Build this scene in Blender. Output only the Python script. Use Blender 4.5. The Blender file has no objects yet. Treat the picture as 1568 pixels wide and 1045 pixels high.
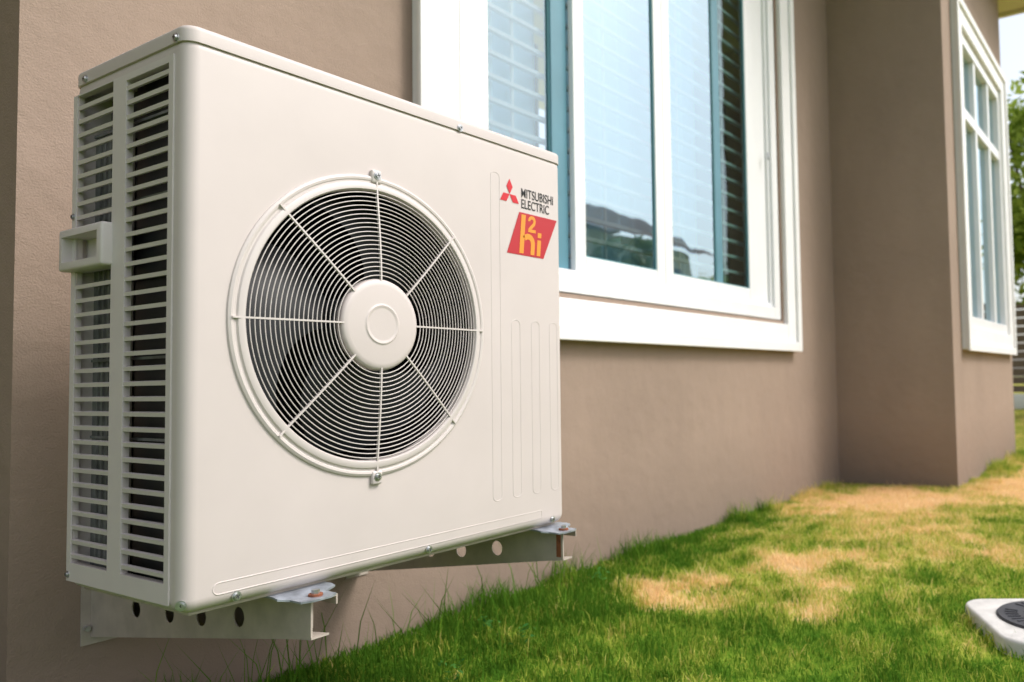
import bpy, bmesh, math, random
import numpy as np
from mathutils import Vector, Matrix
random.seed(4); rng=np.random.default_rng(7)
S=bpy.context.scene
D=bpy.data
def link(o,parent=None):
    S.collection.objects.link(o)
    if parent: o.parent=parent
    return o
def empty(name):
    return link(D.objects.new(name,None))
# ---------------------------------------------------------------- materials
def mat(name,col,rough=.6,var=0.0,vscale=3.0,bump=0.0,bscale=200,metal=0.0,spec=.5,var2=0,coat=0):
    m=D.materials.new(name); m.use_nodes=True
    nt=m.node_tree; N=nt.nodes; L=nt.links
    b=N['Principled BSDF']
    b.inputs['Roughness'].default_value=rough
    b.inputs['Metallic'].default_value=metal
    b.inputs['Specular IOR Level'].default_value=spec
    b.inputs['Base Color'].default_value=(*col,1)
    geo=N.new('ShaderNodeNewGeometry')
    if var>0:
        n=N.new('ShaderNodeTexNoise'); n.inputs['Scale'].default_value=vscale; n.inputs['Detail'].default_value=6
        n.inputs['Roughness'].default_value=.6
        L.new(geo.outputs['Position'],n.inputs['Vector'])
        r=N.new('ShaderNodeValToRGB')
        r.color_ramp.elements[0].position=.3; r.color_ramp.elements[1].position=.7
        r.color_ramp.elements[0].color=(*[c*(1-var) for c in col],1)
        r.color_ramp.elements[1].color=(*[min(1,c*(1+var)) for c in col],1)
        L.new(n.outputs['Fac'],r.inputs['Fac']); L.new(r.outputs['Color'],b.inputs['Base Color'])
        mr=N.new('ShaderNodeMapRange'); mr.inputs['To Min'].default_value=rough-.08; mr.inputs['To Max'].default_value=min(1,rough+.1)
        L.new(n.outputs['Fac'],mr.inputs['Value']); L.new(mr.outputs['Result'],b.inputs['Roughness'])
    if bump>0:
        n2=N.new('ShaderNodeTexNoise'); n2.inputs['Scale'].default_value=bscale; n2.inputs['Detail'].default_value=4
        L.new(geo.outputs['Position'],n2.inputs['Vector'])
        bp=N.new('ShaderNodeBump'); bp.inputs['Strength'].default_value=bump; bp.inputs['Distance'].default_value=.002
        L.new(n2.outputs['Fac'],bp.inputs['Height']); L.new(bp.outputs['Normal'],b.inputs['Normal'])
    return m
M_cream=mat('cream_paint',(.600,.532,.508),.42,.025,7,.06,900,spec=.35)
M_side=mat('cream_side',(.655,.60,.58),.45,.03,14)
M_grille=mat('grille_wire_paint',(.61,.55,.525),.4,.02,9)
M_black=mat('dark_interior',(.012,.013,.014),.7)
M_shroud=mat('shroud_dark',(.003,.003,.0035),.9,spec=.05)
M_blade=mat('fan_blade_plastic',(.014,.016,.018),.4,.1,20,spec=.3)
M_bracket=mat('bracket_paint',(.43,.37,.32),.45,.16,18,.1,300)
M_rust=mat('rust',(.22,.07,.03),.8,.4,90)
M_steel=mat('steel',(.55,.56,.57),.3,.2,60,metal=.9)
M_slot=mat('screw_slot',(.05,.05,.05),.6)
M_foot=mat('galvanised_foot',(.36,.39,.44),.35,.35,40,metal=.5)
M_white=mat('white_trim_paint',(.82,.81,.81),.5,.03,6,.08,120)
M_alu=mat('white_aluminium',(.80,.80,.81),.35,.02,6)
M_gasket=mat('teal_gasket',(.10,.24,.27),.3)
M_teal=mat('teal_stile',(.11,.26,.33),.35,.1,5)
M_red=mat('label_red',(.48,.022,.03),.4)
M_red2=mat('logo_red',(.60,.015,.025),.4)
M_orange=mat('label_orange',(.80,.30,.03),.4)
M_ink=mat('ink_black',(.012,.011,.012),.4)
M_conc=mat('white_concrete',(.58,.56,.54),.8,.18,14,.4,150)
M_lid=mat('cover_plastic',(.045,.046,.055),.55,.2,30,.1,200)
M_bark=mat('bark',(.12,.085,.06),.9,.3,20,.5,60)
M_fence=mat('fence_paint',(.17,.12,.09),.7,.2,8)
M_roof=mat('roof_tile',(.16,.09,.07),.8,.2,6)
M_soffit=mat('soffit_paint',(.66,.58,.47),.7,.03,2)
M_room=mat('room_wall',(.12,.15,.16),.9)
M_neigh=mat('neighbour_wall',(.66,.62,.56),.8,.08,2)
M_dglass=mat('neighbour_glass',(.03,.05,.06),.1)

def stucco(name,col):
    m=mat(name,col,.88,0,1,.0)
    nt=m.node_tree;N=nt.nodes;L=nt.links;b=N['Principled BSDF']; b.inputs['Specular IOR Level'].default_value=.25
    geo=N.new('ShaderNodeNewGeometry')
    n1=N.new('ShaderNodeTexNoise'); n1.inputs['Scale'].default_value=1.3; n1.inputs['Detail'].default_value=8; n1.inputs['Roughness'].default_value=.65
    mp=N.new('ShaderNodeMapping'); mp.inputs['Scale'].default_value=(1.6,1.6,.7)
    L.new(geo.outputs['Position'],mp.inputs['Vector']); L.new(mp.outputs['Vector'],n1.inputs['Vector'])
    r=N.new('ShaderNodeValToRGB'); r.color_ramp.elements[0].position=.25;r.color_ramp.elements[1].position=.75
    r.color_ramp.elements[0].color=(*[c*.87 for c in col],1); r.color_ramp.elements[1].color=(*[c*1.11 for c in col],1)
    L.new(n1.outputs['Fac'],r.inputs['Fac'])
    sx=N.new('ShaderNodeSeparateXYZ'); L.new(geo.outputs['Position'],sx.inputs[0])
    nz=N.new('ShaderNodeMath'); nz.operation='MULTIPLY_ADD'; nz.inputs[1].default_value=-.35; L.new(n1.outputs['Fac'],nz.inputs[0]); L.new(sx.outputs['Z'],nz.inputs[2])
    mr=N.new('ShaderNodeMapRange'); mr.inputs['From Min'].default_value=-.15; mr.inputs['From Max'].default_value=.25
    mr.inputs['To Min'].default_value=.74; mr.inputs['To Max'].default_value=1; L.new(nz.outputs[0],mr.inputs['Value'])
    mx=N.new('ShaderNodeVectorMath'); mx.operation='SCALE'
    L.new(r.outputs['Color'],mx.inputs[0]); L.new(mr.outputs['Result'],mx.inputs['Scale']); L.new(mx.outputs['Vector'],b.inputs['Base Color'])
    n2=N.new('ShaderNodeTexNoise'); n2.inputs['Scale'].default_value=260; n2.inputs['Detail'].default_value=3; L.new(geo.outputs['Position'],n2.inputs['Vector'])
    n3=N.new('ShaderNodeTexNoise'); n3.inputs['Scale'].default_value=14; n3.inputs['Detail'].default_value=3; L.new(geo.outputs['Position'],n3.inputs['Vector'])
    a=N.new('ShaderNodeMath'); a.operation='MULTIPLY_ADD'; a.inputs[1].default_value=3.5; L.new(n3.outputs['Fac'],a.inputs[0]); L.new(n2.outputs['Fac'],a.inputs[2])
    bp=N.new('ShaderNodeBump'); bp.inputs['Strength'].default_value=.6; bp.inputs['Distance'].default_value=.0022
    L.new(a.outputs[0],bp.inputs['Height']); L.new(bp.outputs['Normal'],b.inputs['Normal'])
    return m
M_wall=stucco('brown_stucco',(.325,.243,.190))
M_wall_shaded=stucco('brown_stucco_shaded',(.16,.118,.09))  # same stucco darkened: shade of the recess painted into the colour

def coil_mat():
    m=mat('coil_fins',(.05,.05,.05),.45)
    nt=m.node_tree;N=nt.nodes;L=nt.links;b=N['Principled BSDF']; b.inputs['Metallic'].default_value=.3
    geo=N.new('ShaderNodeNewGeometry')
    w=N.new('ShaderNodeTexWave'); w.bands_direction='Y'; w.inputs['Scale'].default_value=110; w.inputs['Distortion'].default_value=.3
    L.new(geo.outputs['Position'],w.inputs['Vector'])
    w2=N.new('ShaderNodeTexWave'); w2.bands_direction='Z'; w2.inputs['Scale'].default_value=14
    L.new(geo.outputs['Position'],w2.inputs['Vector'])
    r=N.new('ShaderNodeValToRGB'); r.color_ramp.elements[0].color=(.004,.004,.005,1); r.color_ramp.elements[1].color=(.07,.072,.075,1)
    mu=N.new('ShaderNodeMath'); mu.operation='MULTIPLY'
    mr=N.new('ShaderNodeMapRange'); mr.inputs['To Min'].default_value=.45; L.new(w2.outputs['Fac'],mr.inputs['Value'])
    L.new(w.outputs['Fac'],mu.inputs[0]); L.new(mr.outputs['Result'],mu.inputs[1])
    L.new(mu.outputs[0],r.inputs['Fac']); L.new(r.outputs['Color'],b.inputs['Base Color'])
    return m
M_coil=coil_mat()

def glass_mat(name,tint,refl=.35,gc=(.80,.95,1.0)):
    m=D.materials.new(name); m.use_nodes=True; nt=m.node_tree;N=nt.nodes;L=nt.links
    N.clear(); out=N.new('ShaderNodeOutputMaterial')
    g=N.new('ShaderNodeBsdfGlossy'); g.inputs['Roughness'].default_value=.015; g.inputs['Color'].default_value=(*gc,1)
    t=N.new('ShaderNodeBsdfTransparent'); t.inputs['Color'].default_value=(*tint,1)
    f=N.new('ShaderNodeFresnel'); f.inputs['IOR'].default_value=1.5
    a=N.new('ShaderNodeMath'); a.operation='ADD'; a.use_clamp=True; a.inputs[1].default_value=refl
    L.new(f.outputs[0],a.inputs[0])
    geo=N.new('ShaderNodeNewGeometry'); n=N.new('ShaderNodeTexNoise'); n.inputs['Scale'].default_value=2.2
    L.new(geo.outputs['Position'],n.inputs['Vector'])
    bp=N.new('ShaderNodeBump'); bp.inputs['Strength'].default_value=.12; bp.inputs['Distance'].default_value=.02
    L.new(n.outputs['Fac'],bp.inputs['Height']); L.new(bp.outputs['Normal'],g.inputs['Normal'])
    mx=N.new('ShaderNodeMixShader'); L.new(a.outputs[0],mx.inputs[0]); L.new(t.outputs[0],mx.inputs[1]); L.new(g.outputs[0],mx.inputs[2])
    L.new(mx.outputs[0],out.inputs['Surface'])
    return m
M_glass=glass_mat('window_glass',(.76,.93,.97),.34,(.76,.93,1.0))
M_glass_l=glass_mat('window_glass_clear',(.88,.97,1.0),.16)
M_glass_d=glass_mat('window_glass_dark',(.60,.82,.78),.05)
M_curtain=mat('curtain_cloth',(.64,.79,.90),.9,.05,6)

def leafmat(name,c0,c1,tr=.35):
    m=D.materials.new(name); m.use_nodes=True; nt=m.node_tree;N=nt.nodes;L=nt.links
    N.clear(); out=N.new('ShaderNodeOutputMaterial')
    at=N.new('ShaderNodeAttribute'); at.attribute_name='rnd'
    r=N.new('ShaderNodeValToRGB'); r.color_ramp.elements[0].color=(*c0,1); r.color_ramp.elements[1].color=(*c1,1)
    L.new(at.outputs['Fac'],r.inputs['Fac'])
    d=N.new('ShaderNodeBsdfDiffuse'); t=N.new('ShaderNodeBsdfTranslucent'); L.new(r.outputs[0],d.inputs[0]); L.new(r.outputs[0],t.inputs[0])
    mx=N.new('ShaderNodeMixShader'); mx.inputs[0].default_value=tr; L.new(d.outputs[0],mx.inputs[1]); L.new(t.outputs[0],mx.inputs[2])
    L.new(mx.outputs[0],out.inputs['Surface']); return m
M_leaf=leafmat('tree_leaf',(.14,.22,.02),(.46,.56,.12),.5)
M_leafd=leafmat('hedge_leaf',(.06,.12,.02),(.20,.27,.07),.35)
M_weed=leafmat('weed_leaf',(.04,.15,.03),(.10,.28,.06),.35)

DRY=[(3.75,.25,.78,1.0),(2.15,-.04,.46,.85),(1.65,.22,.32,.92),(1.72,-.22,.34,.72),(3.0,-.1,.55,.45),(4.6,-.35,.9,.7),(2.7,-.5,.55,.45),(5.8,-.6,1.2,.6),(2.9,.35,.25,.4)]
def grass_mat(name,ground=False):
    m=D.materials.new(name); m.use_nodes=True; nt=m.node_tree;N=nt.nodes;L=nt.links
    N.clear(); out=N.new('ShaderNodeOutputMaterial')
    geo=N.new('ShaderNodeNewGeometry')
    flat=N.new('ShaderNodeVectorMath'); flat.operation='MULTIPLY'; flat.inputs[1].default_value=(1,1,0); L.new(geo.outputs['Position'],flat.inputs[0])
    n=N.new('ShaderNodeTexNoise'); n.inputs['Scale'].default_value=5.5; n.inputs['Detail'].default_value=9; n.inputs['Roughness'].default_value=.76
    L.new(flat.outputs[0],n.inputs['Vector'])
    nw=N.new('ShaderNodeTexNoise'); nw.inputs['Scale'].default_value=3.2; nw.inputs['Detail'].default_value=5
    L.new(flat.outputs[0],nw.inputs['Vector'])
    sb=N.new('ShaderNodeVectorMath'); sb.operation='SUBTRACT'; sb.inputs[1].default_value=(.5,.5,.5); L.new(nw.outputs['Color'],sb.inputs[0])
    sc=N.new('ShaderNodeVectorMath'); sc.operation='MULTIPLY'; sc.inputs[1].default_value=(1.3,1.3,0); L.new(sb.outputs[0],sc.inputs[0])
    wp=N.new('ShaderNodeVectorMath'); wp.operation='ADD'; L.new(flat.outputs[0],wp.inputs[0]); L.new(sc.outputs[0],wp.inputs[1])
    acc=None
    for (x,y,rad,w) in DRY:
        d=N.new('ShaderNodeVectorMath'); d.operation='DISTANCE'; d.inputs[1].default_value=(x,y,0); L.new(wp.outputs[0],d.inputs[0])
        mr=N.new('ShaderNodeMapRange'); mr.interpolation_type='SMOOTHSTEP'; mr.inputs['From Min'].default_value=0; mr.inputs['From Max'].default_value=rad
        mr.inputs['To Min'].default_value=w; mr.inputs['To Max'].default_value=0; L.new(d.outputs['Value'],mr.inputs['Value'])
        if acc is None: acc=mr.outputs['Result']
        else:
            mm=N.new('ShaderNodeMath'); mm.operation='MAXIMUM'; L.new(acc,mm.inputs[0]); L.new(mr.outputs['Result'],mm.inputs[1]); acc=mm.outputs[0]
    sx=N.new('ShaderNodeSeparateXYZ'); L.new(geo.outputs['Position'],sx.inputs[0])
    g1=N.new('ShaderNodeMapRange'); g1.inputs['From Min'].default_value=.9; g1.inputs['From Max'].default_value=4.0; g1.inputs['To Min'].default_value=-.10; g1.inputs['To Max'].default_value=.30
    L.new(sx.outputs['X'],g1.inputs['Value'])
    a=N.new('ShaderNodeMath'); a.operation='MULTIPLY_ADD'; a.inputs[1].default_value=2.5; a.inputs[2].default_value=-1.17; L.new(n.outputs['Fac'],a.inputs[0])
    a1=N.new('ShaderNodeMath'); a1.operation='ADD'; L.new(a.outputs[0],a1.inputs[0]); L.new(g1.outputs['Result'],a1.inputs[1])
    a2=N.new('ShaderNodeMath'); a2.operation='MULTIPLY_ADD'; a2.inputs[1].default_value=1.0; L.new(acc,a2.inputs[0]); L.new(a1.outputs[0],a2.inputs[2])
    at=N.new('ShaderNodeAttribute'); at.attribute_name='rnd'
    a3=N.new('ShaderNodeMath'); a3.operation='MULTIPLY_ADD'; a3.inputs[1].default_value=.65 if not ground else 0; a3.inputs[2].default_value=-.22 if not ground else .15; L.new(at.outputs['Fac'],a3.inputs[0])
    a4=N.new('ShaderNodeMath'); a4.operation='ADD'; a4.use_clamp=True; L.new(a2.outputs[0],a4.inputs[0]); L.new(a3.outputs[0],a4.inputs[1])
    r=N.new('ShaderNodeValToRGB'); e=r.color_ramp.elements
    k=.7 if ground else 1
    e[0].position=0; e[0].color=(.085*k,.20*k,.02*k,1)
    e[1].position=1; e[1].color=(.88*k,.66*k,.38*k,1)
    x=e.new(.24); x.color=(.21*k,.34*k,.036*k,1)
    x=e.new(.48); x.color=(.49*k,.51*k,.09*k,1)
    x=e.new(.76); x.color=(.78*k,.60*k,.25*k,1)
    L.new(a4.outputs[0],r.inputs['Fac'])
    d=N.new('ShaderNodeBsdfDiffuse'); L.new(r.outputs[0],d.inputs[0])
    if ground:
        L.new(d.outputs[0],out.inputs['Surface'])
    else:
        t=N.new('ShaderNodeBsdfTranslucent'); L.new(r.outputs[0],t.inputs[0])
        mx=N.new('ShaderNodeMixShader'); mx.inputs[0].default_value=.4; L.new(d.outputs[0],mx.inputs[1]); L.new(t.outputs[0],mx.inputs[2])
        L.new(mx.outputs[0],out.inputs['Surface'])
    return m
M_grass=grass_mat('lawn_blades'); M_ground=grass_mat('lawn_soil',True)

# ---------------------------------------------------------------- mesh helpers
def obj_from(name,verts,faces,m,parent=None,smooth=False,angle=None):
    me=D.meshes.new(name); me.from_pydata([tuple(v) for v in verts],[],faces); me.update()
    me.materials.append(m)
    if smooth:
        me.polygons.foreach_set('use_smooth',[True]*len(me.polygons))
        if angle: me.set_sharp_from_angle(angle=math.radians(angle))
    return link(D.objects.new(name,me),parent)
def box(name,x0,x1,y0,y1,z0,z1,m,parent=None,bev=0,seg=2,rot=None):
    bm=bmesh.new(); bmesh.ops.create_cube(bm,size=1)
    c=Vector(((x0+x1)/2,(y0+y1)/2,(z0+z1)/2)); s=Vector((abs(x1-x0),abs(y1-y0),abs(z1-z0)))
    for v in bm.verts: v.co=Vector((v.co.x*s.x,v.co.y*s.y,v.co.z*s.z))
    if bev: bmesh.ops.bevel(bm,geom=bm.edges[:],offset=bev,segments=seg,profile=.5,affect='EDGES')
    me=D.meshes.new(name); 
    if rot is not None: bmesh.ops.transform(bm,matrix=rot,verts=bm.verts)
    bmesh.ops.translate(bm,vec=c,verts=bm.verts)
    bm.to_mesh(me); bm.free(); me.materials.append(m)
    if bev:
        me.polygons.foreach_set('use_smooth',[True]*len(me.polygons)); me.set_sharp_from_angle(angle=math.radians(35))
    return link(D.objects.new(name,me),parent)
class MB:
    def __init__(s): s.v=[];s.f=[]
    def box(s,x0,x1,y0,y1,z0,z1,M=None):
        i=len(s.v); vs=[Vector((x,y,z)) for x in(x0,x1) for y in(y0,y1) for z in(z0,z1)]
        if M is not None:
            c=Vector(((x0+x1)/2,(y0+y1)/2,(z0+z1)/2)); vs=[c+M@(v-c) for v in vs]
        s.v+=vs
        s.f+=[(i,i+1,i+3,i+2),(i+4,i+6,i+7,i+5),(i,i+4,i+5,i+1),(i+2,i+3,i+7,i+6),(i,i+2,i+6,i+4),(i+1,i+5,i+7,i+3)]
    def torus(s,cx,cz,y,R,r,n=96,k=6):
        i=len(s.v)
        for a in range(n):
            t=2*math.pi*a/n
            for b in range(k):
                p=2*math.pi*b/k
                q=R+r*math.cos(p)
                s.v.append(Vector((cx+q*math.cos(t),y+r*math.sin(p),cz+q*math.sin(t))))
        for a in range(n):
            for b in range(k):
                s.f.append((i+a*k+b,i+((a+1)%n)*k+b,i+((a+1)%n)*k+(b+1)%k,i+a*k+(b+1)%k))
    def make(s,name,m,parent=None,smooth=False,angle=40): return obj_from(name,s.v,s.f,m,parent,smooth,angle)
def lathe(name,cx,cz,prof,m,parent=None,n=128,angle=35):
    v=[];f=[];k=len(prof)
    for a in range(n):
        t=2*math.pi*a/n
        for (r,y) in prof: v.append((cx+r*math.cos(t),y,cz+r*math.sin(t)))
    for a in range(n):
        for b in range(k-1):
            f.append((a*k+b,a*k+b+1,((a+1)%n)*k+b+1,((a+1)%n)*k+b))
    return obj_from(name,v,f,m,parent,True,angle)
def curve(name,pts,rad,m,parent=None,cyclic=False,res=3):
    cu=D.curves.new(name,'CURVE'); cu.dimensions='3D'; sp=cu.splines.new('POLY'); sp.points.add(len(pts)-1)
    for p,q in zip(sp.points,pts): p.co=(*q,1)
    sp.use_cyclic_u=cyclic; cu.bevel_depth=rad; cu.bevel_resolution=res
    o=D.objects.new(name,cu); cu.materials.append(m); return link(o,parent)
def boolean(o,c):
    md=o.modifiers.new('b','BOOLEAN'); md.operation='DIFFERENCE'; md.object=c; md.solver='EXACT'
    dg=bpy.context.evaluated_depsgraph_get(); me=D.meshes.new_from_object(o.evaluated_get(dg))
    o.modifiers.clear(); old=o.data; o.data=me
    D.objects.remove(c,do_unlink=True)
def cyl(name,p,axis,r,h,m,parent=None,n=24,bev=0):
    bm=bmesh.new(); bmesh.ops.create_cone(bm,cap_ends=True,segments=n,radius1=r,radius2=r,depth=h)
    if bev: bmesh.ops.bevel(bm,geom=[e for e in bm.edges if abs(e.verts[0].co.z-e.verts[1].co.z)<1e-6],offset=bev,segments=2,affect='EDGES')
    q=Vector((0,0,1)).rotation_difference(Vector(axis)).to_matrix().to_4x4()
    bmesh.ops.transform(bm,matrix=Matrix.Translation(Vector(p))@q,verts=bm.verts)
    me=D.meshes.new(name); bm.to_mesh(me); bm.free(); me.materials.append(m)
    me.polygons.foreach_set('use_smooth',[True]*len(me.polygons)); me.set_sharp_from_angle(angle=math.radians(40))
    return link(D.objects.new(name,me),parent)
def screw(p,axis,parent,r=.0052):
    p=Vector(p);a=Vector(axis).normalized()
    cyl('screw_washer',p+a*.0006,axis,r*1.35,.0014,M_steel,parent,24)
    cyl('screw_head',p+a*.0022,axis,r,.0032,M_steel,parent,20,.001)
    t=Vector((1,0,0)) if abs(a.x)<.5 else Vector((0,1,0)); u=a.cross(t)
    ang=random.random()*1.5
    mb=MB()
    for k in range(2):
        d=(t*math.cos(ang+k*math.pi/2)+u*math.sin(ang+k*math.pi/2)); e=a.cross(d)
        c=p+a*.0040; i=len(mb.v)
        for s1,s2 in((-1,-1),(1,-1),(1,1),(-1,1)): mb.v.append(c+d*s1*r*.65+e*s2*.0008+a*k*.0001)
        mb.f.append((i,i+1,i+2,i+3))
    mb.make('screw_slot',M_slot,parent)

# ================================================================ AC UNIT
AC=empty('air_conditioner_outdoor_unit')
W=.810;DP=.336;Z0=.390;Z1=1.203
body=box('body_shell',0,W,0,DP,Z0,Z1-.014,M_cream,AC,.020,6)
c=box('c',.008,W-.008,.008,DP-.008,Z0+.01,Z1-.03,M_black); boolean(body,c)
FX,FZ=.310,.7965
c=cyl('c',(FX,0,FZ),(0,1,0),.232,.1,M_cream,n=128); boolean(body,c)
ZA0,ZA1=.430,1.154
CA0,CA1,CB0,CB1=.042,.163,.203,.320
for (a,b_,z0,z1) in((CA0,CA1,ZA0,ZA1),(CB0,CB1,ZA0,1.162)):
    c=box('c',-.05,.02,a,b_,z0,z1,M_cream); boolean(body,c)
me=body.data; me.polygons.foreach_set('use_smooth',[True]*len(me.polygons)); me.set_sharp_from_angle(angle=math.radians(32))
bm=bmesh.new(); bmesh.ops.create_cube(bm,size=1)
for v in bm.verts: v.co=Vector((v.co.x*(W+.003)+W/2,v.co.y*(DP+.003)+DP/2,v.co.z*.024+Z1-.012))
vert=[e for e in bm.edges if abs(e.verts[0].co.z-e.verts[1].co.z)>.01]
bmesh.ops.bevel(bm,geom=vert,offset=.021,segments=8,profile=.5,affect='EDGES')
top=[e for e in bm.edges if e.verts[0].co.z>Z1-.001 and e.verts[1].co.z>Z1-.001]
bmesh.ops.bevel(bm,geom=top,offset=.008,segments=5,profile=.5,affect='EDGES')
me=D.meshes.new('top_lid'); bm.to_mesh(me); bm.free(); me.materials.append(M_cream)
me.polygons.foreach_set('use_smooth',[True]*len(me.polygons)); me.set_sharp_from_angle(angle=math.radians(32)); link(D.objects.new('top_lid',me),AC)
box('base_tray',.02,W-.02,.02,DP-.01,Z0-.006,Z0+.004,M_bracket,AC,.002)
mb=MB()
xs=-.0022
for (y0,y1,z0,z1) in((.030,CA0,.402,1.164),(CA1,CB0,ZA0,ZA1),(CB1,CB1+.013,.402,1.164)):
    mb.box(xs,.0,y0,y1,z0,z1)
mb.box(xs,0,CA0,CB1,.402,ZA0); mb.box(xs,0,CA0,CB1,ZA1+.008,1.164); mb.box(xs,0,CA0,CB0,ZA1,ZA1+.008)
mb.make('side_frame',M_side,AC)
mb=MB(); n=33; pitch=(ZA1-ZA0)/n
tilt=Matrix.Rotation(math.radians(-12),3,'Y')
for i in range(n):
    z=ZA0+pitch*(i+.5)
    mb.box(-.0014,.0040,CA0-.002,CA1+.002,z-.0030,z+.0030,tilt)
    if .875<z<.952: continue
    mb.box(-.0014,.0040,CB0-.002,CB1+.002,z-.0030,z+.0030,tilt)
mb.make('side_louvers',M_side,AC)
obj_from('heat_exchanger_coil',[(.03,.02,ZA0-.02),(.03,.20,ZA0-.02),(.03,.20,1.17),(.03,.02,1.17)],[(0,1,2,3)],M_coil,AC)
M_rear=mat('rear_coil',(.20,.20,.195),.6,.4,25)
M_rear_shaded=mat('rear_coil_shaded',(.03,.03,.03),.6,.4,25)  # shaded copy of rear coil, dark top of the column put into colour
obj_from('rear_liner',[(.028,.201,ZA0-.02),(.028,.328,ZA0-.02),(.028,.328,1.095),(.028,.201,1.095)],[(0,1,2,3)],M_rear,AC)
obj_from('rear_liner_shadow',[(.05,.201,1.095),(.05,.328,1.095),(.05,.328,1.17),(.05,.201,1.17)],[(0,1,2,3)],M_rear_shaded,AC)
mb=MB()
for z in (.5,.62,.74,.86,.98,1.10): mb.box(.022,.026,.04,.32,z,z+.004)
for y in (.215,.232,.250,.268,.286,.303): mb.box(.024,.0265,y,y+.002,ZA0,1.095)
mb.make('coil_guard_rods',M_rear,AC)
# handle
H=box('carry_handle',-.017,.020,.200,.341,.882,.947,M_side,AC,.004,3)
c=box('c',-.06,.016,.214,.330,.895,.935,M_side); boolean(H,c)
me=H.data; me.polygons.foreach_set('use_smooth',[True]*len(me.polygons)); me.set_sharp_from_angle(angle=math.radians(32))
# fan grille
lathe('grille_flange',FX,FZ,[(.2525,.0005),(.2515,-.003),(.248,-.0050),(.2445,-.0045),(.243,-.0030),(.240,-.0030),(.238,-.0060),(.233,-.0078),(.2285,-.0075),(.2265,-.005),(.2255,0),(.2255,.012),(.233,.013),(.233,.0005)],M_grille,AC)
mb=MB(); nR=20
def dome(r): 
    t=max(0,min(1,(r-.07)/(.228-.07))); return -.017+.011*t**1.6
for i in range(nR):
    r=.0825+(.2220-.0825)*i/(nR-1)
    mb.torus(FX,FZ,dome(r),r,.00092,n=128)
mb.make('grille_rings',M_grille,AC,True,80)
v=[];f=[]
for s in range(8):
    a=math.pi/4*s
    d=Vector((math.cos(a),0,math.sin(a))); e=Vector((-math.sin(a),0,math.cos(a)))
    prev=None
    for j in range(13):
        r=.070+(.247-.070)*j/12
        w=.0014
        y=dome(r)-.0014 if r<.236 else -.0072
        c=Vector((FX,0,FZ))+d*r
        i=len(v)
        v+= [c+e*w+Vector((0,y,0)),c-e*w+Vector((0,y,0)),c-e*w+Vector((0,y+.004,0)),c+e*w+Vector((0,y+.004,0))]
        if prev is not None:
            for q in range(4): f.append((prev+q,prev+(q+1)%4,i+(q+1)%4,i+q))
        prev=i
obj_from('grille_spokes',v,f,M_grille,AC)
lathe('grille_hub',FX,FZ,[(0,-.0205),(.026,-.0205),(.0285,-.0205),(.030,-.0214),(.0322,-.0214),(.034,-.0200),(.036,-.0198),(.065,-.0195),(.072,-.0185),(.0755,-.016),(.077,-.012),(.077,-.004),(.07,-.004)],M_cream,AC)
lathe('fan_shroud',FX,FZ,[(.232,.0085),(.229,.03),(.227,.12),(.227,.20),(0,.20)],M_shroud,AC)
v=[];f=[]
for bl in range(3):
    a0=2*math.pi*bl/3+.5; nr=9;na=12; base=len(v)
    for i in range(nr):
        r=.045+(.218-.045)*i/(nr-1)
        span=math.radians(70+22*i/(nr-1)); sweep=math.radians(38)*(i/(nr-1))**1.5
        for j in range(na):
            t=j/(na-1); a=a0+sweep+span*(t-.5)
            y=.085-.030*(t-.5)*2*(.6+.4*i/(nr-1))-.008*math.sin(t*math.pi)
            v.append((FX+r*math.cos(a),y,FZ+r*math.sin(a)))
    for i in range(nr-1):
        for j in range(na-1):
            q=base+i*na+j; f.append((q,q+1,q+na+1,q+na))
obj_from('fan_blades',v,f,M_blade,AC,True,60)
lathe('fan_hub',FX,FZ,[(0,.045),(.03,.046),(.045,.055),(.05,.07),(.05,.12)],M_blade,AC)
for s in(1,-1):
    z=FZ+s*.2535
    box('flange_tab',FX-.010,FX+.010,-.0075,.001,z-.013,z+.010,M_grille,AC,.0035,3)
    screw((FX,-.0075,z+s*.0),(0,-1,0),AC,.0052)
def stadium(xc,z0,z1,w,name='panel_rib'):
    r=w/2; pts=[]
    for a in range(0,13): t=math.pi*a/12; pts.append((xc+r*math.cos(t),0.0006,z1-r+r*math.sin(t)*.8))
    for a in range(0,13): t=math.pi+math.pi*a/12; pts.append((xc+r*math.cos(t),0.0006,z0+r+r*math.sin(t)*.8))
    curve(name,pts,.0012,M_cream,AC,True)
for i,xc in enumerate((.600,.657,.717,.775)):
    stadium(xc,.460,1.122 if i==0 else .826,.025)
pts=[(.73,.0005,.425),(.05,.0005,.425)]
for a in range(0,9): t=math.pi/2+math.pi*a/8; pts.append((.05+.008*math.cos(t),.0005,.417+.008*math.sin(t)))
pts+=[(.05,.0005,.409),(.73,.0005,.409)]
curve('lower_bead',pts,.0012,M_cream,AC,True)
for p in((.075,.401),(.425,.401),(.765,.401)): screw((p[0],0,p[1]),(0,-1,0),AC)
screw((.505,-.0015,1.184),(0,-1,0),AC)
screw((-.0015,.024,1.185),(-1,0,0),AC); screw((.004,.008,.404),(-1,-1,0),AC)
screw((-.0015,.295,1.185),(-1,0,0),AC); screw((-.002,.327,.97),(-1,0,0),AC,.004); screw((-.002,.327,.412),(-1,0,0),AC,.004)
def text(name,body_,x,z,size,m,sx=1,shear=0,y=-.0006,ex=.0002,off=0):
    cu=D.curves.new(name,'FONT'); cu.body=body_; cu.size=size; cu.extrude=ex; cu.shear=shear; cu.offset=off
    cu.space_character=1.0
    o=D.objects.new(name,cu); cu.materials.append(m); link(o,AC)
    o.location=(x,y,z); o.rotation_euler=(math.pi/2,0,0); o.scale=(sx,1,1); return o
OX=.006; OZ=.005
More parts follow.
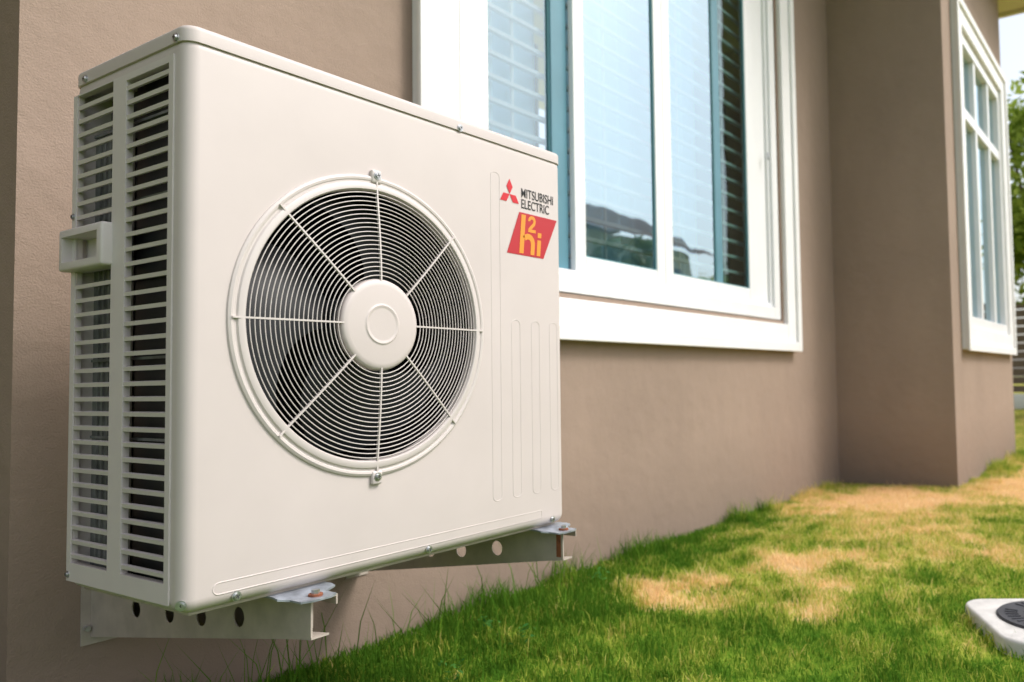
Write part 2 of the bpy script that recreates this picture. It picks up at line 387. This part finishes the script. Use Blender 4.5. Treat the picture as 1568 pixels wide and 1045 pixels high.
text('maker_text_upper','MITSUBISHI',.6695+OX,1.0775+OZ,.0275,M_ink,.755,off=.00005)
text('maker_text_lower','ELECTRIC',.6695+OX,1.0545+OZ,.0275,M_ink,.755,off=.00005)
def poly(name,pts,y,m): return obj_from(name,[(a+OX,y,b+OZ) for a,b in pts],[tuple(range(len(pts)))],m,AC)
lx,lz=.6355,1.077
for k in range(3):
    a=math.pi/2+k*2*math.pi/3
    dx,dz=math.cos(a),math.sin(a); px,pz=-dz,dx
    L_=.032; wv=L_*math.tan(math.radians(30))/2
    poly('three_diamond_mark',[(lx,lz),(lx+dx*L_/2+px*wv,lz+dz*L_/2+pz*wv),(lx+dx*L_,lz+dz*L_),(lx+dx*L_/2-px*wv,lz+dz*L_/2-pz*wv)],-.0007,M_red2)
poly('red_label',[(.626,.955),(.739,.955),(.785,1.045),(.664,1.045)],-.0006,M_red)
sh=.10
def bar(x0,x1,z0,z1):
    zz=.955; f_=lambda x,z:(x+(z-zz)*sh,z)
    poly('label_letter',[f_(x0,z0),f_(x1,z0),f_(x1,z1),f_(x0,z1)],-.0010,M_orange)
def arc(cx,cz,r0,r1,a0,a1,n=14):
    zz=.955; o=[];i_=[]
    for k in range(n+1):
        t=math.radians(a0+(a1-a0)*k/n); 
        for (r,l) in((r1,o),(r0,i_)):
            x=cx+r*math.cos(t); z=cz+r*math.sin(t); l.append((x+(z-zz)*sh,z))
    vs=o+i_; fs=[(k,k+1,n+1+k+1,n+1+k) for k in range(n)]
    obj_from('label_letter',[(a+OX,-.0010,b+OZ) for a,b in vs],fs,M_orange,AC)
bar(.662,.675,.959,1.041)
arc(.687,.981,.0095,.0215,0,140); bar(.6965,.7085,.959,.981)
bar(.716,.7275,.959,.993); bar(.716,.7275,.9985,1.009)
arc(.695,1.030,.0050,.0120,-30,180,16); 
bar(.685,.709,1.0065,1.0130)
poly('label_letter',[(.6905,1.0130),(.7005,1.0130),(.7130,1.0235),(.7065,1.0275)],-.0011,M_orange)

# ---------------- brackets + feet
WALLY=.662
def bracket(X,P,darken_holes=False):
    prof=[(-.035,.374),(WALLY-.004,.374),(WALLY-.004,.222),(-.0,.318),(-.035,.322)]
    t=.003
    def web(X,name):
        v=[(X,a,b) for a,b in prof]+[(X+t,a,b) for a,b in prof]; n=len(prof)
        f=[tuple(range(n)),tuple(range(2*n-1,n-1,-1))]+[(i,(i+1)%n,(i+1)%n+n,i+n) for i in range(n)]
        w=obj_from(name,v,f,M_bracket,P)
        bm=bmesh.new(); bm.from_mesh(w.data); bmesh.ops.recalc_face_normals(bm,faces=bm.faces); bm.to_mesh(w.data); bm.free()
        return w
    w1=web(X,'web_plate')
    for (y,z) in((.484,.296),(.368,.303),(.266,.312),(.154,.327)):
        c=cyl('c',(X,y,z),(1,0,0),.0160,.03,M_bracket,n=32); boolean(w1,c)
    if darken_holes:
        o=web(X+.0385,'hole_shade_plate');  # extra plate added behind the web only to make its holes look dark
        for v in o.data.vertices:
            if v.co.y<.02: v.co.y=.02
    mb=MB()
    mb.box(X,X+.045,-.036,WALLY-.004,.374,.377)
    mb.box(X+.0422,X+.045,-.036,WALLY-.01,.362,.374)
    i=len(mb.v)
    for (y,z) in((-.036,.319),(0,.315),(WALLY-.004,.219)):
        mb.v+= [Vector((X,y,z)),Vector((X+.03,y,z)),Vector((X+.03,y,z+.003)),Vector((X,y,z+.003))]
    for s in range(2):
        a=i+4*s
        for q in range(4): mb.f.append((a+q,a+(q+1)%4,a+4+(q+1)%4,a+4+q))
    mb.f.append((i,i+1,i+2,i+3))
    mb.box(X-.016,X+.05,WALLY-.0038,WALLY-.0005,.205,.395)
    mb.make('channel_flanges',M_bracket,P)
    for z in(.238,.320):
        cyl('wall_bolt',(X-.008,WALLY-.008,z),(0,-1,0),.0055,.012,M_steel,P,6)
    v=[];f=[]
    pr=[(.03,.385),(.004,.385),(-.006,.383),(-.014,.380),(-.040,.380),(-.048,.380)]
    for k,(y,z) in enumerate(pr):
        w0=-.045 if k<3 else -.030; w1_=.062 if k<3 else .040
        if k==5: w0,w1_=-.015,.025
        v+=[(X+w0+.01,y,z),(X+w1_,y,z),(X+w1_,y,z-.003),(X+w0+.01,y,z-.003)]
    for s in range(5):
        for q in range(4): f.append((4*s+q,4*s+(q+1)%4,4*s+4+(q+1)%4,4*s+4+q))
    f.append((20,21,22,23)); obj_from('mounting_foot',v,f,M_foot,P,True,30)
    cyl('rusty_washer',(X+.014,-.026,.3815),(0,0,1),.0105,.003,M_rust,P,24)
    cyl('bolt_head',(X+.014,-.026,.386),(0,0,1),.006,.006,M_steel,P,6)
B1=empty('wall_mount_bracket'); bracket(.168,B1,True)
B2=empty('wall_mount_bracket.001'); bracket(.756,B2)
box('rust_patch',.755,.7558,-.030,-.018,.325,.372,M_rust,B2)
for e in (AC,B1,B2): e.location.z=-.0105

# ================================================================ HOUSE
HO=empty('stucco_house')
def wallboxes(name,rects,m,y0,y1):
    mb=MB()
    for (x0,x1,z0,z1) in rects: mb.box(x0,x1,y0,y1,z0,z1)
    return mb.make(name,m,HO)
WX0,WX1=.960,3.685; OX0,OX1,OZ0,OZ1=1.11,3.51,.985,2.95
TZ0=.838; TZ1=3.10; WT=3.95
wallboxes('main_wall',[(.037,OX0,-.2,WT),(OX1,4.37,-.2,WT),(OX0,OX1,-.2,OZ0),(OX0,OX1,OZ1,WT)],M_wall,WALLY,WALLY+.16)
wallboxes('recessed_wall',[(-4,.034,-.2,WT)],M_wall_shaded,WALLY+.20,WALLY+.36)
BY=-.063; BX0,BX1=4.37,6.52
b0,b1=4.80,6.29
wallboxes('bay_front_wall',[(BX0,b0,-.2,WT),(b1,BX1,-.2,WT),(b0,b1,-.2,OZ0),(b0,b1,OZ1,WT)],M_wall,BY,BY+.15)
mb=MB(); mb.box(BX0,BX0+.15,BY+.15,WALLY+.16,-.2,WT); mb.box(BX1-.15,BX1,BY+.15,4,-.2,WT); mb.make('bay_side_walls',M_wall,HO)
mb=MB(); mb.box(.3,4.3,WALLY+2.4,WALLY+2.5,0,3.4); mb.box(4.6,6.3,2.4,2.5,0,3.4); mb.box(.3,6.3,WALLY+.17,WALLY+2.4,.0,.05); mb.box(.2,.3,WALLY+.17,WALLY+2.5,0,3.4); mb.make('room_interior',M_room,HO)
mb=MB(); mb.box(-4,4.2,WALLY-.45,5,3.9,3.96); mb.box(4.0,7.0,BY-.45,5,3.90,3.955); mb.make('soffit',M_soffit,HO)
mb=MB(); mb.box(-4,4.0,WALLY-.5,WALLY-.45,3.87,4.05); mb.box(4.0,7.05,BY-.5,BY-.45,3.87,4.05); mb.box(7.0,7.05,BY-.45,5,3.87,4.05); mb.make('fascia',M_soffit,HO)
obj_from('roof_slope',[(-4,0.1,4.06),(7.1,-.6,4.06),(7.1,4,6.5),(-4,4,6.5)],[(0,1,2,3)],M_roof,HO)

def frame(mb,x0,x1,z0,z1,w,y0,y1,wz=None,left=True,right=True):
    wz=wz or w
    if left: mb.box(x0,x0+w,y0,y1,z0,z1)
    if right: mb.box(x1-w,x1,y0,y1,z0,z1)
    xl=x0+w if left else x0; xr=x1-w if right else x1
    mb.box(xl,xr,y0,y1,z0,z0+wz); mb.box(xl,xr,y0,y1,z1-wz,z1)
def bevobj(o,w=.003):
    md=o.modifiers.new('bev','BEVEL'); md.width=w; md.segments=2; md.limit_method='ANGLE'
def curtain(x0,x1,y,z0,z1,name='curtain',amp=.018,per=.075):
    n=int((x1-x0)/.006); v=[];f=[]
    for i in range(n+1):
        x=x0+(x1-x0)*i/n; 
        for z in(z0,z1): v.append((x,y+amp*math.sin(2*math.pi*x/per+1.3*math.sin(x*9))+.008*math.sin(x*31),z))
    for i in range(n): f.append((2*i,2*i+2,2*i+3,2*i+1))
    return obj_from(name,v,f,M_curtain,HO,True)
Y=WALLY
mb=MB(); frame(mb,WX0,WX1,TZ0,TZ1,.150,Y-.035,Y+.002,.137)
o=mb.make('window_surround',M_white,HO); bevobj(o,.004)
mb=MB(); frame(mb,WX0-.012,WX1+.012,TZ0-.010,TZ1,.05,Y-.05,Y-.0355); 
o=mb.make('window_surround_lip',M_white,HO); bevobj(o,.003)
mb=MB(); frame(mb,WX0+.150,WX1-.150,TZ0+.137,TZ1-.12,.020,Y-.010,Y+.012); mb.make('window_joint',M_wall,HO)
mb=MB(); frame(mb,OX0+.022,OX1-.022,OZ0+.014,OZ1-.014,.070,Y-.012,Y+.09,.066)
frame(mb,OX0+.092,OX1-.092,OZ0+.080,OZ1-.08,.02,Y+.004,Y+.088)
o=mb.make('window_frame',M_alu,HO); bevobj(o,.003)
def sash(x0,x1,z0,z1,y,w,glass,name,left=True,right=True):
    mb=MB(); frame(mb,x0,x1,z0,z1,w,y,y+.024,.06,left,right); o=mb.make(name+'_frame',M_alu,HO); bevobj(o,.0025)
    xl=x0+w if left else x0; xr=x1-w if right else x1
    mb=MB(); frame(mb,xl,xr,z0+.06,z1-.06,.006,y+.006,y+.018); mb.make(name+'_gasket',M_gasket,HO)
    v=[(xl,y+.012,z0+.06),(xr,y+.012,z0+.06),(xr,y+.012,z1-.06),(xl,y+.012,z1-.06)]
    obj_from(name+'_glass',v,[(0,1,2,3)],glass,HO)
z0,z1=OZ0+.100,OZ1-.100
xa,xb=OX0+.112,OX1-.112; xm=2.335
sash(xa,1.62,z0,z1,Y+.040,.085,M_glass_l,'fixed_sash',right=False)
sash(1.715,xm,z0,z1,Y+.012,.064,M_glass,'sliding_sash')
sash(xm+.002,2.81,z0,z1,Y+.012,.064,M_glass,'sliding_sash',right=False)
sash(2.87,3.235,z0,z1,Y+.012,.075,M_glass_d,'fixed_sash',left=False)
mb=MB(); mb.box(1.62,1.71,Y+.038,Y+.072,z0,z1); mb.box(2.81,2.87,Y+.016,Y+.034,z0+.06,z1-.06); o=mb.make('teal_meeting_stiles',M_teal,HO); bevobj(o,.004)
mb=MB(); mb.box(3.235,xb+.01,Y+.02,Y+.08,z0,z1); mb.box(2.81,2.87,Y+.012,Y+.036,z0,z0+.06); mb.box(2.81,2.87,Y+.012,Y+.036,z1-.06,z1); mb.make('frame_channel',M_alu,HO)
mb=MB(); z=OZ0+.16; tl=Matrix.Rotation(math.radians(-12),3,'X')
while z<OZ1-.05:
    mb.box(OX0+.02,OX1-.02,Y+.082,Y+.096,z,z+.016,tl); z+=.080
for x in(1.48,2.02,2.6,3.05): mb.box(x,x+.012,Y+.100,Y+.107,OZ0,OZ1)
mb.make('window_louvre_slats',M_alu,HO)
curtain(1.12,1.66,Y+.155,.9,3.0,amp=.03,per=.12); curtain(1.78,2.83,Y+.165,.9,3.0,amp=.03,per=.13)
box('window_latch',3.352,3.366,Y-.024,Y-.012,1.86,1.90,M_steel,HO,.003)
# bay window
mb=MB(); frame(mb,4.63,6.44,TZ0-.0,TZ1,.165,BY-.035,BY+.002,.145); o=mb.make('bay_window_surround',M_white,HO); bevobj(o,.004)
mb=MB(); frame(mb,4.618,6.452,TZ0-.01,TZ1+.01,.05,BY-.05,BY-.0355); o=mb.make('bay_window_surround_lip',M_white,HO); bevobj(o,.003)
mb=MB(); frame(mb,b0+.004,b1-.004,OZ0+.004,OZ1-.004,.07,BY-.012,BY+.09); mb.box(b0+.075,b1-.075,BY-.006,BY+.08,2.38,2.45)
for x in(5.30,5.80): mb.box(x,x+.06,BY-.004,BY+.078,OZ0+.075,2.38); mb.box(x,x+.06,BY-.004,BY+.078,2.45,OZ1-.075)
o=mb.make('bay_window_frame',M_alu,HO); bevobj(o,.003)
obj_from('bay_window_glass',[(b0+.07,BY+.03,OZ0+.07),(b1-.07,BY+.03,OZ0+.07),(b1-.07,BY+.03,OZ1-.07),(b0+.07,BY+.03,OZ1-.07)],[(0,1,2,3)],M_glass,HO)
mb=MB(); z=OZ0+.16
while z<2.35: mb.box(b0+.03,b1-.03,BY+.11,BY+.12,z,z+.013); z+=.083
mb.make('bay_security_bars',M_alu,HO)

# ================================================================ GROUND + GRASS
obj_from('ground',[(-150,-150,-.004),(150,-150,-.004),(150,150,-.004),(-150,150,-.004)],[(0,1,2,3)],M_ground)
def blades(px,py,h,w,bend,z=0):
    k=len(px); ang=rng.uniform(0,2*np.pi,k); ba=rng.uniform(0,2*np.pi,k)
    dx=np.cos(ang)*w/2; dy=np.sin(ang)*w/2
    bx=np.cos(ba)*bend; by=np.sin(ba)*bend
    V=np.zeros((k,5,3))
    V[:,0]=np.stack([px-dx,py-dy,np.zeros(k)+z],1); V[:,1]=np.stack([px+dx,py+dy,np.zeros(k)+z],1)
    V[:,2]=np.stack([px+dx*.8+bx*.3,py+dy*.8+by*.3,h*.55+z],1); V[:,3]=np.stack([px-dx*.8+bx*.3,py-dy*.8+by*.3,h*.55+z],1)
    V[:,4]=np.stack([px+bx,py+by,h*np.clip(1-.25*(bend/h)**2,.4,1)+z],1)
    F=[]
    for i in range(k):
        a=5*i; F.append((a,a+1,a+2,a+3)); F.append((a+3,a+2,a+4))
    rn=np.repeat(rng.uniform(0,1,k),2)
    return V.reshape(-1,3),F,rn
def blade_mesh(name,V,F,rn,m):
    me=D.meshes.new(name); me.from_pydata(V.tolist(),[],F); me.materials.append(m)
    a=me.attributes.new('rnd','FLOAT','FACE'); a.data.foreach_set('value',rn.astype(np.float32)); return me
GR=empty('lawn_grass')
PS=.4; variants=[]
for q in range(4):
    k=2700
    px=rng.uniform(-PS/2-.02,PS/2+.02,k); py=rng.uniform(-PS/2-.02,PS/2+.02,k)
    cl=.5+.5*np.sin(px*23+q)*np.sin(py*19+q*2)
    h=rng.uniform(.010,.028,k)*(.65+.8*cl); h[rng.random(k)<.04]*=1.8
    w=rng.uniform(.0020,.0040,k); bend=h*rng.uniform(.2,1.3,k)
    variants.append(blade_mesh('turf_%d'%q,*blades(px,py,h,w,bend),M_grass))
for i in range(-5,42):
    for j in range(-14,3):
        x=i*PS; yc=j*PS+.06
        if -4<x<4.37+.2 and yc>WALLY-.1: continue
        if 4.37+.2<=x<6.74 and yc>BY-.05: continue
        o=D.objects.new('turf_patch',variants[random.randrange(4)]); link(o,GR)
        o.location=(x,yc,random.uniform(-.002,.002)); o.rotation_euler=(0,0,random.randrange(4)*math.pi/2)
        o.scale=(1,1,random.uniform(.85,1.25)*(1.25 if x<1.7 else 1))
def strip(x0,x1,y0,y1,k,hmin,hmax,name,bendf=.8,clump=True):
    px=rng.uniform(x0,x1,k); py=rng.uniform(y0,y1,k)
    cl=np.clip(.5+.5*np.sin(px*11+2*np.sin(px*4.1)+py*5),0,1)**1.5*.8+.2 if clump else 1
    h=rng.uniform(hmin,hmax,k)*cl
    h=np.maximum(h,hmin)
    V,F,rn=blades(px,py,h,rng.uniform(.002,.004,k),h*rng.uniform(.1,bendf,k))
    o=D.objects.new(name,blade_mesh(name,V,F,rn*.4-.15,M_grass)); link(o,GR); return o
strip(-.6,4.4,WALLY-.30,WALLY-.003,24000,.012,.04,'wall_strip')
strip(-.3,3.2,WALLY-.13,WALLY-.004,5200,.03,.130,'wall_tall_grass',.6)
strip(1.0,4.36,WALLY-.08,WALLY-.004,3000,.02,.085,'wall_tall_grass_b',.8)
strip(.1,1.6,WALLY-.42,WALLY-.05,2600,.03,.12,'wall_tall_grass_c',.6)
strip(4.0,4.37,BY-.02,WALLY,3500,.015,.045,'bay_side_grass')
strip(4.37,6.8,BY-.18,BY-.003,11000,.015,.06,'bay_front_grass')
strip(5.2,6.8,BY-.12,BY-.003,2500,.04,.13,'bay_front_tall')
def sparse(xs,ys,hs,name):
    px=np.array(xs);py=np.array(ys);h=np.array(hs)
    V,F,rn=blades(px,py,h,np.full(len(px),.0032),h*rng.uniform(.15,.5,len(px)))
    o=D.objects.new(name,blade_mesh(name,V,F,rn*.3,M_grass)); link(o,GR)
k=190; sparse(rng.uniform(.25,1.5,k),rng.uniform(.25,.62,k),rng.uniform(.10,.23,k),'wild_blades')
WE=empty('weed_plant')
def leafmesh(pts,size,name,m,parent,flat=.3):
    k=len(pts); V=[];F=[]
    nrm=rng.normal(0,1,(k,3)); nrm[:,2]=np.abs(nrm[:,2])+flat; nrm/=np.linalg.norm(nrm,axis=1)[:,None]
    t=rng.normal(0,1,(k,3)); t-=nrm*(t*nrm).sum(1)[:,None]; t/=np.linalg.norm(t,axis=1)[:,None]; u=np.cross(nrm,t)
    s=size*rng.uniform(.6,1.3,k)[:,None]
    V=np.stack([pts-t*s,pts-u*s*.45,pts+t*s,pts+u*s*.45],1).reshape(-1,3)
    F=[(4*i,4*i+1,4*i+2,4*i+3) for i in range(k)]
    rn=rng.uniform(0,1,k)
    o=D.objects.new(name,blade_mesh(name,V,F,rn,m)); link(o,parent); return o
pts=[]
for (x,y) in((1.02,.44),(1.0,.30),(.72,.25),(1.6,.5)):
    for _ in range(26):
        r=abs(rng.normal(0,.022)); a=rng.uniform(0,6.28); pts.append((x+r*math.cos(a),y+r*math.sin(a),rng.uniform(.02,.065)))
leafmesh(np.array(pts),.009,'leaves',M_weed,WE,1.5)

# utility cover
UC=empty('utility_access_cover')
ux,uy=1.785,-.862
bm=bmesh.new(); bmesh.ops.create_cube(bm,size=1)
for v in bm.verts: v.co=Vector((v.co.x*.40,v.co.y*.40,v.co.z*.075))
bmesh.ops.bevel(bm,geom=[e for e in bm.edges if abs(e.verts[0].co.z-e.verts[1].co.z)>.01],offset=.075,segments=8,profile=.5,affect='EDGES')
bmesh.ops.bevel(bm,geom=[e for e in bm.edges if min(e.verts[0].co.z,e.verts[1].co.z)>.03],offset=.010,segments=3,profile=.5,affect='EDGES')
bmesh.ops.transform(bm,matrix=Matrix.Translation((ux,uy,.000))@Matrix.Rotation(.5,4,'Z'),verts=bm.verts)
me=D.meshes.new('concrete_collar'); bm.to_mesh(me); bm.free(); me.materials.append(M_conc)
me.polygons.foreach_set('use_smooth',[True]*len(me.polygons)); me.set_sharp_from_angle(angle=math.radians(35)); link(D.objects.new('concrete_collar',me),UC)
cyl('round_lid',(ux,uy,.039),(0,0,1),.152,.010,M_lid,UC,64,.003)
cyl('lid_centre',(ux,uy,.045),(0,0,1),.05,.006,M_lid,UC,40,.002)
mb=MB()
for a in range(36):
    if a%9<7:
        t=a*math.pi/18; M=Matrix.Rotation(t,3,'Z'); x=ux+.115*math.cos(t); y=uy+.115*math.sin(t)
        mb.box(x-.016,x+.016,y-.003,y+.003,.043,.0465,M)
for a in range(8):
    t=a*math.pi/4; M=Matrix.Rotation(t,3,'Z'); x=ux+.072*math.cos(t); y=uy+.072*math.sin(t)
    mb.box(x-.012,x+.012,y-.004,y+.004,.043,.0465,M)
mb.make('lid_lettering',M_lid,UC)

# ================================================================ BACKGROUND
FE=empty('boundary_fence')
mb=MB()
for i in range(12): mb.box(16,16.05,-9,9,.15+i*.16,.15+i*.16+.135)
for y in range(-9,10,2): mb.box(15.95,16.08,y-.06,y+.06,0,2.15)
mb.make('slats',M_fence,FE); box('fence_plinth',15.9,16.2,-9,9,0,.28,M_white,FE,.01)
def tree(name,x,y,h,cr,nl=9000,ls=.10,m=None):
    T=empty(name)
    v=[];f=[];n=10
    path=[(x,y,0,.14),(x+.05,y,h*.25,.11),(x-.03,y+.05,h*.45,.09),(x+.05,y,h*.7,.05),(x,y,h*.9,.02)]
    for (a,b_,c,r) in path:
        for k in range(n): t=2*math.pi*k/n; v.append((a+r*math.cos(t),b_+r*math.sin(t),c))
    for s in range(len(path)-1):
        for k in range(n): f.append((s*n+k,s*n+(k+1)%n,(s+1)*n+(k+1)%n,(s+1)*n+k))
    obj_from('trunk',v,f,M_bark,T,True)
    cl=[]
    for k in range(34):
        d=rng.normal(0,1,3); d/=np.linalg.norm(d); r=cr*rng.uniform(.35,1)
        c=np.array([x,y,h*.62])+d*np.array([r,r,r*.85]); c[2]=max(c[2],h*.18); cl.append((c,cr*rng.uniform(.18,.38)))
        if k%4==0: curve('limb',[(x,y,h*(.3+.3*rng.random())),tuple((c+np.array([x,y,h*.45]))/2),tuple(c)],.025,M_bark,T)
    P=[]
    for _ in range(nl):
        c,r=cl[rng.integers(len(cl))]; d=rng.normal(0,1,3); d/=np.linalg.norm(d); P.append(c+d*r*rng.uniform(.3,1.05))
    leafmesh(np.array(P),ls,'crown_leaves',m or M_leaf,T)
tree('broadleaf_tree',12.6,.45,5.4,1.9,12000,.085)
tree('broadleaf_tree.001',14.6,-3.6,4.4,1.9,8000,.09)
tree('broadleaf_tree.002',11.5,-10.5,4.6,1.7,7000,.12,M_leafd)
tree('broadleaf_tree.003',18.5,-11.5,5.4,2.0,8000,.12,M_leafd)
HG=empty('garden_hedge')
hx=rng.uniform(1,26,20000)
P=np.stack([hx,-10.5+rng.normal(0,.4,20000),np.abs(rng.uniform(0,1,20000)*(2.6+.7*np.sin(hx*1.7)+.4*np.sin(hx*4.1))+rng.normal(0,.15,20000))],1)
leafmesh(P,.11,'hedge_leaves',M_leafd,HG)
NB=empty('neighbour_house')
box('neighbour_walls',16,30,-22,-15,0,6.2,M_neigh,NB)
for k in range(4):
    for z in(.9,3.9): box('neighbour_window',17+k*3.4,18.8+k*3.4,-15.0,-14.96,z,z+1.5,M_dglass,NB)
obj_from('neighbour_roof',[(15.3,-14.2,6.1),(30.7,-14.2,6.1),(30.7,-18.5,8.4),(15.3,-18.5,8.4),(30.7,-22.8,6.1),(15.3,-22.8,6.1)],[(0,1,2,3),(3,2,4,5)],M_roof,NB)

# ================================================================ LIGHT
w=D.worlds.new('World'); S.world=w; w.use_nodes=True
N=w.node_tree.nodes; L=w.node_tree.links
sky=N.new('ShaderNodeTexSky'); sky.sky_type='NISHITA'; sky.sun_disc=False
sun_dir=Vector((.45,-.75,1.0)).normalized()
el=math.asin(sun_dir.z); sky.sun_elevation=el; sky.sun_rotation=math.atan2(sun_dir.x,sun_dir.y)
sky.dust_density=3.5; sky.air_density=1.0; sky.ozone_density=.6
hs=N.new('ShaderNodeHueSaturation'); hs.inputs['Saturation'].default_value=.45; hs.inputs['Value'].default_value=1.75
L.new(sky.outputs[0],hs.inputs['Color']); L.new(hs.outputs[0],N['Background'].inputs['Color'])
N['Background'].inputs['Strength'].default_value=.15
ld=D.lights.new('sun','SUN'); ld.energy=1.9; ld.angle=math.radians(14); ld.color=(1,.965,.925)
so=link(D.objects.new('sun',ld)); so.rotation_euler=sun_dir.to_track_quat('Z','Y').to_euler()
S.view_settings.view_transform='Standard'; S.view_settings.look='None'; S.view_settings.exposure=0

# ================================================================ CAMERA
cd=D.cameras.new('camera'); co=link(D.objects.new('camera',cd)); S.camera=co
cd.sensor_width=36; cd.lens=28.2; cd.shift_x=-.149; cd.clip_end=600; cd.clip_start=.02
az=31.93
R=Matrix.Rotation(math.radians(az-90),4,'Z')@Matrix.Rotation(math.radians(90+2.75),4,'X')@Matrix.Rotation(-.019,4,'Z')
co.matrix_world=Matrix.Translation((-.577,-1.128,.685))@R
cd.dof.use_dof=True; cd.dof.focus_distance=1.3; cd.dof.aperture_fstop=4.5
